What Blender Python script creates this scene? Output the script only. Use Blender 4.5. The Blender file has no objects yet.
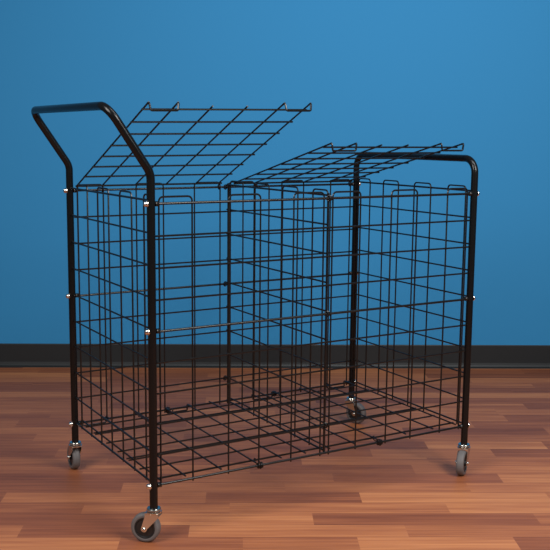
import bpy, bmesh, math, random
from mathutils import Vector, Matrix

random.seed(7)
D = bpy.data
S = bpy.context.scene
C = S.collection

# ------------------------------------------------------------------ camera
cam_data = D.cameras.new('camera')
cam = D.objects.new('camera', cam_data)
C.objects.link(cam)
cam_data.sensor_width = 36.0
cam_data.lens = 950.0 * 36.0 / 550.0
cam_data.shift_x = 10.1 / 550.0
cam_data.clip_start = 0.05
cam.matrix_world = (Matrix.Translation((0, 0, 1.0029)) @
                    Matrix.Rotation(math.pi / 2 - 0.1464, 4, 'X') @
                    Matrix.Rotation(0.008, 4, 'Z'))
S.camera = cam

# ------------------------------------------------------------------ world and light
world = D.worlds.new('studio')
S.world = world
world.use_nodes = True
bg = world.node_tree.nodes['Background']
bg.inputs['Color'].default_value = (0.86, 0.93, 1.0, 1)
bg.inputs['Strength'].default_value = 0.10


def softbox(name, loc, target, size, power, color=(1, 1, 1)):
    ld = D.lights.new(name, 'AREA')
    ld.shape = 'RECTANGLE'
    ld.size, ld.size_y = size
    ld.energy = power
    ld.color = color
    o = D.objects.new(name, ld)
    C.objects.link(o)
    o.location = loc
    o.rotation_euler = (Vector(target) - Vector(loc)).to_track_quat('-Z', 'Y').to_euler()
    return o


softbox('softbox_left', (-1.3, 1.0, 1.9), (0.1, 2.1, 0.0), (1.0, 1.0), 36, (1.0, 0.97, 0.93))
softbox('softbox_right', (1.45, 1.0, 1.9), (0.1, 2.1, 0.0), (1.0, 1.0), 48, (1.0, 0.97, 0.93))
softbox('softbox_background', (0.75, 2.0, 2.4), (0.75, 4.05, 1.3), (1.6, 0.6), 22.5)

S.view_settings.view_transform = 'Standard'
S.view_settings.look = 'None'
S.view_settings.gamma = 1.0
S.view_settings.use_curve_mapping = False
S.view_settings.exposure = 0.0


# ------------------------------------------------------------------ materials
def material(name, color, rough=0.5, metal=0.0, coat=0.0):
    m = D.materials.new(name)
    m.use_nodes = True
    b = m.node_tree.nodes['Principled BSDF']
    b.inputs['Base Color'].default_value = (*color, 1)
    b.inputs['Roughness'].default_value = rough
    b.inputs['Metallic'].default_value = metal
    b.inputs['Coat Weight'].default_value = coat
    return m


def add_bump(m, scale, strength, distance=0.001):
    n, l = m.node_tree.nodes, m.node_tree.links
    tc = n.new('ShaderNodeTexCoord')
    t = n.new('ShaderNodeTexNoise')
    t.inputs['Scale'].default_value = scale
    t.inputs['Detail'].default_value = 3
    bp = n.new('ShaderNodeBump')
    bp.inputs['Strength'].default_value = strength
    bp.inputs['Distance'].default_value = distance
    l.new(tc.outputs['Object'], t.inputs['Vector'])
    l.new(t.outputs['Fac'], bp.inputs['Height'])
    l.new(bp.outputs['Normal'], n['Principled BSDF'].inputs['Normal'])
    return t


black_coat = material('black powder coat', (0.0048, 0.0050, 0.0054), 0.22)
add_bump(black_coat, 900, 0.12, 0.0004)
black_coat.node_tree.nodes['Principled BSDF'].inputs['Specular IOR Level'].default_value = 0.32
black_wire = material('black coated wire', (0.0055, 0.0054, 0.0054), 0.30)
zinc = material('bright zinc', (0.66, 0.64, 0.60), 0.22, 1.0)
chrome = material('polished bolt', (0.86, 0.82, 0.78), 0.12, 1.0)
rubber = material('grey rubber tyre', (0.135, 0.125, 0.125), 0.6)
add_bump(rubber, 300, 0.1)
hub_black = material('black plastic hub', (0.012, 0.014, 0.016), 0.4)

wall_mat = material('blue painted wall', (0.038, 0.268, 0.57), 0.8)
wall_mat.node_tree.nodes['Principled BSDF'].inputs['Specular IOR Level'].default_value = 0.2
t = add_bump(wall_mat, 220, 0.10, 0.001)
base_mat = material('charcoal vinyl baseboard', (0.014, 0.018, 0.021), 0.45)
add_bump(base_mat, 60, 0.05)


def floor_material():
    m = D.materials.new('reddish strip wood laminate')
    m.use_nodes = True
    n, l = m.node_tree.nodes, m.node_tree.links
    b = n['Principled BSDF']
    at = n.new('ShaderNodeAttribute'); at.attribute_name = 'tone'
    tc = n.new('ShaderNodeTexCoord')
    sep = n.new('ShaderNodeSeparateXYZ')
    l.new(tc.outputs['Object'], sep.inputs[0])
    at2 = n.new('ShaderNodeAttribute'); at2.attribute_name = 'seed'
    comb = n.new('ShaderNodeCombineXYZ')
    l.new(sep.outputs['X'], comb.inputs['X'])
    l.new(sep.outputs['Y'], comb.inputs['Y'])
    l.new(at2.outputs['Fac'], comb.inputs['Z'])
    # broad figure bands along each strip
    mp = n.new('ShaderNodeMapping'); mp.inputs['Scale'].default_value = (1.6, 42, 7)
    l.new(comb.outputs[0], mp.inputs['Vector'])
    n1 = n.new('ShaderNodeTexNoise'); n1.inputs['Scale'].default_value = 1.0
    n1.inputs['Detail'].default_value = 4; n1.inputs['Roughness'].default_value = 0.55
    n1.inputs['Distortion'].default_value = 0.5
    l.new(mp.outputs[0], n1.inputs['Vector'])
    # fine grain
    mp2 = n.new('ShaderNodeMapping'); mp2.inputs['Scale'].default_value = (4, 130, 11)
    l.new(comb.outputs[0], mp2.inputs['Vector'])
    n2 = n.new('ShaderNodeTexNoise'); n2.inputs['Scale'].default_value = 1.0
    n2.inputs['Detail'].default_value = 3
    l.new(mp2.outputs[0], n2.inputs['Vector'])

    def math_node(op, a, bb):
        q = n.new('ShaderNodeMath'); q.operation = op
        for i, v in enumerate((a, bb)):
            if isinstance(v, (int, float)):
                q.inputs[i].default_value = v
            else:
                l.new(v, q.inputs[i])
        return q.outputs[0]
    f1 = math_node('MULTIPLY', math_node('SUBTRACT', n1.outputs['Fac'], 0.5), 0.75)
    f2 = math_node('MULTIPLY', math_node('SUBTRACT', n2.outputs['Fac'], 0.5), 0.8)
    tot = math_node('ADD', math_node('ADD', at.outputs['Fac'], f1), f2)
    cr = n.new('ShaderNodeValToRGB')
    e = cr.color_ramp.elements
    e[0].position = 0.0; e[0].color = (0.195, 0.058, 0.026, 1)
    e[1].position = 1.0; e[1].color = (0.61, 0.238, 0.092, 1)
    k = cr.color_ramp.elements.new(0.35); k.color = (0.31, 0.098, 0.041, 1)
    k = cr.color_ramp.elements.new(0.65); k.color = (0.445, 0.154, 0.060, 1)
    l.new(tot, cr.inputs['Fac'])
    # thin dark joint between neighbouring strips
    row = math_node('FRACT', math_node('DIVIDE', math_node('SUBTRACT', sep.outputs['Y'], 2.2715 - 7.57), 0.0757), 0)
    edge = math_node('ABSOLUTE', math_node('SUBTRACT', row, 0.5), 0)
    dark = math_node('GREATER_THAN', edge, 0.487)
    dk = math_node('MULTIPLY', dark, 0.35)
    mix = n.new('ShaderNodeMix'); mix.data_type = 'RGBA'
    l.new(dk, mix.inputs['Factor'])
    l.new(cr.outputs['Color'], mix.inputs['A'])
    mix.inputs['B'].default_value = (0.09, 0.03, 0.02, 1)
    l.new(mix.outputs['Result'], b.inputs['Base Color'])
    b.inputs['Roughness'].default_value = 0.48
    b.inputs['Specular IOR Level'].default_value = 0.35
    bp = n.new('ShaderNodeBump'); bp.inputs['Strength'].default_value = 0.05
    bp.inputs['Distance'].default_value = 0.001
    l.new(n2.outputs['Fac'], bp.inputs['Height'])
    l.new(bp.outputs['Normal'], b.inputs['Normal'])
    return m


# ------------------------------------------------------------------ mesh helpers
def link(name, bm, mat, parent=None, smooth=True):
    me = D.meshes.new(name)
    bmesh.ops.recalc_face_normals(bm, faces=bm.faces)
    bm.to_mesh(me)
    bm.free()
    me.materials.append(mat)
    if smooth:
        for p in me.polygons:
            p.use_smooth = True
        me.set_sharp_from_angle(angle=math.radians(50))
    o = D.objects.new(name, me)
    C.objects.link(o)
    if parent:
        o.parent = parent
    return o


def fillet(pts, r, seg=6, closed=False):
    """round the corners of a polyline"""
    pts = [Vector(p) for p in pts]
    n = len(pts)
    out = []
    for i, p in enumerate(pts):
        if not closed and i in (0, n - 1):
            out.append(p)
            continue
        a, b = pts[(i - 1) % n], pts[(i + 1) % n]
        da, db = (a - p), (b - p)
        la, lb = da.length, db.length
        da.normalize(); db.normalize()
        ang = da.angle(db)
        rr = r[i] if isinstance(r, (list, tuple)) else r
        if ang > math.pi - 0.02 or rr <= 0:
            out.append(p)
            continue
        d = min(rr / math.tan(ang / 2), la * 0.49, lb * 0.49)
        rad = d * math.tan(ang / 2)
        cen = p + (da + db).normalized() * (rad / math.sin(ang / 2))
        s, e = p + da * d - cen, p + db * d - cen
        tot = s.angle(e)
        for k in range(seg + 1):
            t = k / seg
            v = (s * math.sin((1 - t) * tot) + e * math.sin(t * tot)) / math.sin(tot)
            out.append(cen + v)
    return out


def tube(bm, pts, r, sides=8, closed=False):
    pts = [Vector(p) for p in pts]
    n = len(pts)
    tans = []
    for i in range(n):
        a = pts[(i - 1) % n] if (closed or i > 0) else pts[i]
        b = pts[(i + 1) % n] if (closed or i < n - 1) else pts[i]
        tans.append((b - a).normalized())
    up = Vector((0, 0, 1)) if abs(tans[0].z) < 0.9 else Vector((1, 0, 0))
    nrm = (up - tans[0] * up.dot(tans[0])).normalized()
    rings = []
    for i in range(n):
        t = tans[i]
        nrm = (nrm - t * nrm.dot(t)).normalized()
        bi = t.cross(nrm)
        rings.append([bm.verts.new(pts[i] + (nrm * math.cos(a) + bi * math.sin(a)) * r)
                      for a in [2 * math.pi * k / sides for k in range(sides)]])
    for i in range(n if closed else n - 1):
        A, B = rings[i], rings[(i + 1) % n]
        for k in range(sides):
            bm.faces.new((A[k], A[(k + 1) % sides], B[(k + 1) % sides], B[k]))
    if not closed:
        bm.faces.new(rings[0][::-1])
        bm.faces.new(rings[-1])


def lathe(bm, prof, M, seg=24):
    """spin (radius, height) pairs about the local z of matrix M"""
    rings = []
    for r, h in prof:
        if r < 1e-6:
            rings.append([bm.verts.new(M @ Vector((0, 0, h)))])
        else:
            rings.append([bm.verts.new(M @ Vector((r * math.cos(a), r * math.sin(a), h)))
                          for a in [2 * math.pi * k / seg for k in range(seg)]])
    for A, B in zip(rings, rings[1:]):
        for k in range(seg):
            k2 = (k + 1) % seg
            if len(A) == 1 and len(B) == 1:
                continue
            if len(A) == 1:
                bm.faces.new((A[0], B[k], B[k2]))
            elif len(B) == 1:
                bm.faces.new((A[k], A[k2], B[0]))
            else:
                bm.faces.new((A[k], A[k2], B[k2], B[k]))


def circle(cen, ax1, ax2, r, seg=12):
    cen, ax1, ax2 = Vector(cen), Vector(ax1), Vector(ax2)
    return [cen + (ax1 * math.cos(a) + ax2 * math.sin(a)) * r
            for a in [2 * math.pi * k / seg for k in range(seg)]]


# ------------------------------------------------------------------ the setting
YAW = 0.022                                   # the wall and the strips run parallel
ROW0, ROW = 2.2715, 0.0757
tones = {   # row: (joint positions along the row), (tones between them)
    -1: ([-0.88, -0.307, 0.0, 0.288, 0.683], [.6, .75, .35, .5, .85, .3]),
    0: ([-0.567, -0.138, 0.42], [.65, .32, .75, .5]),
    1: ([-0.75, -0.25, 0.185, 0.78], [.4, .3, .78, .32, .5]),
    2: ([-0.433, -0.037, 0.558], [.36, .6, .66, .82]),
    3: ([-0.666, -0.104, 0.329, 0.86], [.3, .62, .28, .86, .6]),
    4: ([-0.82, -0.347, 0.12, 0.651], [.4, .28, .55, .6, .7]),
    5: ([-0.75, -0.18, 0.266, 0.763], [.4, .25, .56, .32, .75]),
    6: ([-0.48, 0.02, 0.517], [.42, .62, .32, .62]),
    7: ([-0.80, -0.421, 0.181, 0.577], [.3, .5, .3, .62, .5]),
    8: ([-0.592, -0.1, 0.409, 0.80], [.28, .45, .3, .52, .28]),
    9: ([-0.9, -0.35, 0.05, 0.60, 0.991], [.5, .4, .5, .25, .75, .3]),
    10: ([-0.695, -0.2, 0.35, 0.9], [.35, .55, .35, .5, .45]),
    11: ([-0.6, 0.046, 0.55, 1.045], [.6, .5, .62, .2, .55]),
    12: ([-0.79, -0.198, 0.3, 0.806], [.55, .3, .55, .6, .35]),
    13: ([-0.091, 0.4, 0.944], [.45, .6, .55, .3]),
}


def build_floor():
    bm = bmesh.new()
    tl = bm.faces.layers.float.new('tone')
    sl = bm.faces.layers.float.new('seed')
    rnd = random.Random(11)
    x0, x1 = -4.0, 4.0
    r0, r1 = -44, 24
    for k in range(r0, r1):
        y0 = ROW0 + ROW * k
        y1 = y0 + ROW
        if k == r1 - 1:
            y1 = 4.09
            if y1 <= y0:
                continue
        J, T = tones.get(k, ([], []))
        J, T = list(J), list(T)
        if not J:
            J = [rnd.uniform(-.5, .5)]
            T = [rnd.uniform(.08, .75), rnd.uniform(.08, .75)]
        while J[0] > x0 + .3:
            J.insert(0, J[0] - rnd.uniform(.38, .62))
            T.insert(0, rnd.uniform(.1, .75))
        while J[-1] < x1 - .3:
            J.append(J[-1] + rnd.uniform(.38, .62))
            T.append(rnd.uniform(.1, .75))
        xs = [x0] + [j for j in J if x0 < j < x1] + [x1]
        T = T[len([j for j in J if j <= x0]):]
        for i in range(len(xs) - 1):
            vs = [bm.verts.new(p) for p in ((xs[i], y0, 0), (xs[i + 1], y0, 0), (xs[i + 1], y1, 0), (xs[i], y1, 0))]
            f = bm.faces.new(vs)
            f[tl] = T[i] + rnd.uniform(-.03, .03)
            f[sl] = rnd.uniform(0, 40)
    me = D.meshes.new('floor')
    bm.to_mesh(me); bm.free()
    me.materials.append(floor_material())
    o = D.objects.new('floor', me)
    C.objects.link(o)
    o.rotation_euler.z = YAW
    o['kind'] = 'structure'
    return o


build_floor()

WALL = 4.045                                  # wall face, measured square to the wall


def setting(name, bm, mat):
    o = link(name, bm, mat, smooth=False)
    o.rotation_euler.z = YAW
    o['kind'] = 'structure'
    return o


bm = bmesh.new()
bmesh.ops.create_cube(bm, size=1, matrix=Matrix.Translation((0, WALL + .06, 1.45)) @ Matrix.Diagonal((8, .12, 2.9, 1)))
setting('wall_back', bm, wall_mat)

bm = bmesh.new()                              # cove base with a flared toe
prof = [(0, 0.1015), (-.003, 0.1010), (-.0042, 0.099), (-.0042, 0.022), (-.006, 0.013), (-.0105, 0.0065), (-.0185, 0.0030), (-.019, 0.0), (0, 0)]
ends = []
for x in (-4, 4):
    ends.append([bm.verts.new((x, WALL + y, z)) for y, z in prof])
for i in range(len(prof)):
    j = (i + 1) % len(prof)
    bm.faces.new((ends[0][i], ends[0][j], ends[1][j], ends[1][i]))
bm.faces.new(ends[0]); bm.faces.new(ends[1][::-1])
setting('baseboard_back', bm, base_mat)

# ------------------------------------------------------------------ the cart
L, W = 1.011, 0.5811
ZB, Z1, Z2, Z3 = 0.088, 0.1455, 0.5329, 0.8398
ROT = 0.5298
cart = D.objects.new('wire_cart', None)
C.objects.link(cart)
cart.location = (-0.2701, 2.2396, 0)
cart.rotation_euler.z = ROT
cart['label'] = 'black wire basket cart on casters with two open lids, standing before the blue wall'
cart['category'] = 'cart'
TR = 0.0102                                   # tube radius
THIN, MID, THICK = 0.00245, 0.0028, 0.0033


def part(name, bm, mat, parent=None, label=None):
    o = link(name, bm, mat, parent or cart)
    if label:
        o['label'] = label
    return o


# bent tube frames
bm = bmesh.new()
tube(bm, fillet([(0, 0, ZB), (0, 0, .912), (-.105, 0, 1.066), (-.105, W, 1.066), (0, W, .912), (0, W, ZB)],
                [0, .05, .040, .040, .05, 0], 8), TR, 20)
part('handle_frame', bm, black_coat, label='black tube frame bent outward into a push handle')
bm = bmesh.new()
tube(bm, fillet([(L, 0, ZB), (L, 0, .9402), (L, W, .9402), (L, W, ZB)], .042, 10), TR, 20)
part('end_frame', bm, black_coat, label='black tube frame with a level top bar')

rows_long = [Z3 - (Z3 - Z1) * k / 9 for k in range(10)]
rows_side = [.8475 - (.8475 - .151) * k / 9 for k in range(10)]
loops_long = [(.0218, .1095), (.211, .301), (.400, .493), (.521, .611), (.7155, .805), (.915, .989)]


loops_back = [(.0215, .100), (.2037, .292), (.3967, .486), (.518, .609), (.7124, .7965), (.9037, .985)]


def hairpins(bm, pairs, place, top, bottom, r):
    """pairs of upright wires joined at the top; place(s, z) -> point"""
    for a, b in pairs:
        tube(bm, fillet([place(a, bottom), place(a, top), place(b, top), place(b, bottom)], .011, 4), r, 6)


def long_panel(v, out, pairs, name):
    """out = side on which the uprights pass the rods"""
    bm = bmesh.new()
    for k, z in enumerate(rows_long):
        if k not in (0, 4, 9):
            tube(bm, [(.012, v, z), (L - .012, v, z)], THIN, 6)
    hairpins(bm, pairs, lambda s, z: (s, v + out * .0036, z), .8555, Z1 - .0075, THIN)
    o = part(name, bm, black_wire)
    for k in (0, 4, 9):
        bm = bmesh.new()
        tube(bm, [(.010, v, rows_long[k]), (L - .010, v, rows_long[k])], THICK, 8)
        part('frame_rod', bm, black_wire, o)
    return o


front = long_panel(0, 1, loops_long, 'front_panel')
back = long_panel(W, -1, loops_back, 'back_panel')


def side_panel(u, vs, out, name):
    bm = bmesh.new()
    for k, z in enumerate(rows_side):
        if k not in (0, 9):
            tube(bm, [(u, .010, z), (u, W - .010, z)], THIN, 6)
    hairpins(bm, vs, lambda s, z: (u + out * .0036, s, z), .8600, .143, THIN)
    o = part(name, bm, black_wire)
    for k in (0, 9):
        bm = bmesh.new()
        tube(bm, [(u, .010, rows_side[k]), (u, W - .010, rows_side[k])], MID, 8)
        part('frame_rod', bm, black_wire, o)
    return o


side_panel(0, [(.018, .051), (.128, .205), (.285, .365), (.445, .527)], 1, 'end_panel')
side_panel(L, [(.031, .109), (.187, .266), (.345, .424), (.496, .560)], -1, 'end_panel')
side_panel(.507, [(.012, .084), (.160, .241), (.317, .399), (.473, .5545)], 1, 'divider_panel')

for v, zb in ((.0045, .143), (.5620, .143)):
    bm = bmesh.new()
    tube(bm, [(.507, v, zb), (.507, v, .853)], THICK, 8)
    part('divider_bar', bm, black_wire)

# floor grid
bm = bmesh.new()
zf = Z1 + .0045
for v in (.030, .115, .190, .2045, .268, .352, .441, .4545, .520, .568):
    tube(bm, [(.012, v, zf), (L - .020, v, zf)], THIN if v > .05 else MID, 6)
for u in (.022, .089, .190, .292, .370, .447, .526, .610, .688, .790, .891, .978):
    tube(bm, [(u, .004, zf + .0034), (u, W - .004, zf + .0034)], THIN, 6)
floor_panel = part('floor_panel', bm, black_wire)
for a, b in ((.022, .100), (.296, .374), (.610, .688), (.905, .982)):
    bm = bmesh.new()
    tube(bm, fillet([(a, W - .030, zf + .0034), (a, W + .009, zf + .002), (a + .004, W - .002, Z1 - .010),
                     (b - .004, W - .002, Z1 - .010), (b, W + .009, zf + .002), (b, W - .030, zf + .0034)], .004, 4), THIN, 6)
    part('latch_loop', bm, black_wire, floor_panel)


# lids
def lid(us, tip_v, tip_z, hinge_z, spread=0.0, twist=0.0):
    hv = W - .002
    hinge = Vector((0, hv, hinge_z))
    tip = Vector((0, tip_v, tip_z))
    d = (tip - hinge)
    length = d.length
    d.normalize()
    nrm = Vector((0, d.z, -d.y))              # upward side of the lid
    if nrm.z < 0:
        nrm = -nrm

    def P(u, s, h=0):
        um = (us[0] + us[5]) / 2
        return Vector((u + (u - um) * spread * s, 0, 0)) + hinge + d * s + nrm * (h + (u - um) * twist * s)
    bm = bmesh.new()
    for k in range(8):
        s = .003 + k * (length - .012) / 7
        tube(bm, [P(us[0] - .006, s, -.0034), P(us[5] + .006, s, -.0034)], THIN if k else MID, 6)
    for i in (2, 3):
        tube(bm, [P(us[i], -.004), P(us[i], length + .004)], THIN, 6)
    for i, j in ((0, 1), (4, 5)):
        e = length + .026
        tube(bm, [P(us[i], -.004), P(us[i], e - .001)], THIN, 6)
        tube(bm, [P(us[j], -.004), P(us[j], e - .001)], THIN, 6)
    o = part('lid', bm, black_wire)
    for i, j in ((0, 1), (4, 5)):             # hooked latch loops over the front rod
        bm = bmesh.new()
        e = length + .026
        tube(bm, fillet([P(us[i], e - .012), P(us[i], e), P(us[i] + .004, e - .006, -.0195),
                         P(us[j] - .002, e - .006, -.0195), P(us[j], e), P(us[j], e - .012)], .004, 4), THIN * 1.1, 6)
        part('latch_loop', bm, black_wire, o)
    for i in (1, 5):                          # eyes round the back rod
        bm = bmesh.new()
        tube(bm, circle((us[i], W, Z3 + .001), (0, 1, 0), (0, 0, 1), .0068), THIN, 6, True)
        tube(bm, [P(us[i], .0), (us[i], W, Z3 + .0075)], THIN, 6)
        part('hinge_ring', bm, black_wire, o)
    return o


o = lid([.022, .100, .204, .304, .404, .4845], .082, 1.0725, .8545, 0.0, .034)
o['label'] = 'wire lid on the handle side, raised higher'
o = lid([.540, .618, .715, .805, .905, .985], .056, .977, .853, .055)
o['label'] = 'wire lid away from the handle, raised only a little'

# rings tying the divider to the long panels, and clips under the front edge
for v in (0, W):
    for z in (Z3, rows_long[4], rows_long[8]):
        bm = bmesh.new()
        s = -1 if v == 0 else 1
        tube(bm, circle((.507, v, z), (1, .35 * s, 0), (0, 0, 1), .0072), .0015, 6, True)
        tube(bm, circle((.507, v, z), (0, 1, 0), (0, 0, 1), .0060), .0015, 6, True)
        part('tie_ring', bm, black_wire)
for u in (.303, .693):
    for v in (0.0, W):
        bm = bmesh.new()
        s = 1 if v == 0 else -1
        for du, q in ((-.006, .0), (.0, .002), (.005, .0)):
            tube(bm, circle((u + du, v, Z1), (0, 1, 0), (0, 0, 1), .0066 + q, 10), .0018, 6, True)
        tube(bm, fillet([(u, v - s * .004, Z1 - .005), (u + .002, v + s * .030, Z1 - .001), (u + .002, v + s * .036, zf + .004),
                         (u, v + s * .026, zf + .006)], .004, 3), .0016, 6)
        part('panel_clip', bm, black_wire)

# bolts through the posts
for u, sgn in ((0, -1), (L, 1)):
    for v in (0, W):
        for z in (Z1, Z2, Z3):
            M = Matrix.Translation((u, v, z)) @ Matrix.Rotation(sgn * math.pi / 2, 4, 'Y')
            bm = bmesh.new()
            h = TR - .001
            lathe(bm, [(0, h), (.0086, h), (.0090, h + .0012), (.0070, h + .0016), (.0070, h + .0048),
                       (.0062, h + .0070), (.0044, h + .0088), (.0018, h + .0098), (0, h + .0100)], M, 16)
            b = part('bolt', bm, chrome, label='bright metal dome bolt')
            bm = bmesh.new()
            h = -TR - .009
            lathe(bm, [(0, h), (.0055, h), (.0064, h + .001), (.0064, h + .0085), (0, h + .0085)], M, 12)
            part('bolt_nut', bm, black_wire, b)


# ------------------------------------------------------------------ casters
def caster(u, v, axis_world, trail_sign):
    """axis_world: horizontal direction the visible wheel face points to (before the cart's turn)"""
    a = math.atan2(axis_world[1], axis_world[0]) - ROT
    ax = Vector((math.cos(a), math.sin(a), 0))          # wheel axis in cart space
    tr = Vector((-ax.y, ax.x, 0)) * trail_sign           # direction the wheel trails
    R = .0372
    cen = Vector((u, v, R)) + tr * .021
    frame = Matrix((ax.cross(Vector((0, 0, 1))).to_4d(), Vector((0, 0, 1, 0)), ax.to_4d(), (0, 0, 0, 1))).transposed()
    for i in range(3):
        frame[3][i] = 0
    frame[3][3] = 1
    MW = Matrix.Translation(cen) @ frame
    # stem socket, swivel cup and top plate
    bm = bmesh.new()
    lathe(bm, [(0, .1005), (.0072, .1005), (.0072, .0905), (.0165, .0895), (.0182, .0865), (.0182, .0845),
               (.0140, .0832), (.0135, .0818), (.0190, .0808), (.0196, .0786), (.0180, .0762), (0, .0762)],
          Matrix.Translation((u, v, 0)), 28)
    c = part('caster', bm, zinc, label='swivel caster with bright metal fork')
    # fork: top bridge and two tapering cheeks
    bm = bmesh.new()
    hw = .0158
    for s in (-1, 1):
        outline = []
        ctop = Vector((u, v, .0775))
        top_a = ctop - tr * .0165
        top_b = ctop + tr * .0185
        prof = [top_a, top_a + Vector((0, 0, -.008))]
        low = cen.copy()
        for k in range(9):
            t = math.pi + math.pi * k / 8
            prof.append(low + tr * (.0078 * math.cos(t)) + Vector((0, 0, .0078 * math.sin(t))))
        prof += [top_b + Vector((0, 0, -.008)), top_b]
        A = [bm.verts.new(p + ax * s * hw) for p in prof]
        B = [bm.verts.new(p + ax * s * (hw - .0022)) for p in prof]
        bm.faces.new(A); bm.faces.new(B[::-1])
        for i in range(len(A)):
            j = (i + 1) % len(A)
            bm.faces.new((A[i], A[j], B[j], B[i]))
    bridge = []
    for s in (-1, 1):
        for q in (-.0165, .0185):
            for z in (.0768, .0790):
                bridge.append(bm.verts.new(Vector((u, v, z)) + tr * q + ax * s * hw))
    for f in ((0, 1, 3, 2), (4, 6, 7, 5), (0, 4, 5, 1), (2, 3, 7, 6), (1, 5, 7, 3), (0, 2, 6, 4)):
        bm.faces.new([bridge[i] for i in f])
    part('fork', bm, zinc, c)
    # tyre
    bm = bmesh.new()
    hwid = .0112
    lathe(bm, [(.0262, -hwid + .001), (.0280, -hwid), (.0335, -hwid), (R - .0008, -hwid + .003), (R, -hwid + .006), (R, hwid - .006),
               (R - .0008, hwid - .003), (.0335, hwid), (.0280, hwid), (.0262, hwid - .001), (.0262, -hwid + .001)], MW, 40)
    part('tyre', bm, rubber, c, 'grey rubber tyre')
    # hub
    bm = bmesh.new()
    lathe(bm, [(0, -.0125), (.009, -.0125), (.0095, -.009), (.0225, -.0085), (.0240, -.0108), (.0268, -.0108), (.0268, .0108), (.0240, .0108),
               (.0225, .0085), (.0095, .009), (.009, .0125), (0, .0125)], MW, 32)
    part('wheel_hub', bm, hub_black, c, 'black plastic wheel hub')
    # axle bolt
    bm = bmesh.new()
    lathe(bm, [(0, -.0205), (.003, -.0202), (.0046, -.0185), (.0046, -.0158), (.0028, -.0158), (.0028, .0158), (.0046, .0158), (.0046, .0185),
               (.003, .0202), (0, .0205)], MW, 12)
    part('axle_bolt', bm, zinc, c)


caster(0, 0, (-.22, -1), -1)
caster(0, W, (-.89, -.45), -1)
caster(L, 0, (.92, -.40), -1)
caster(L, W, (-.60, -.80), 1)
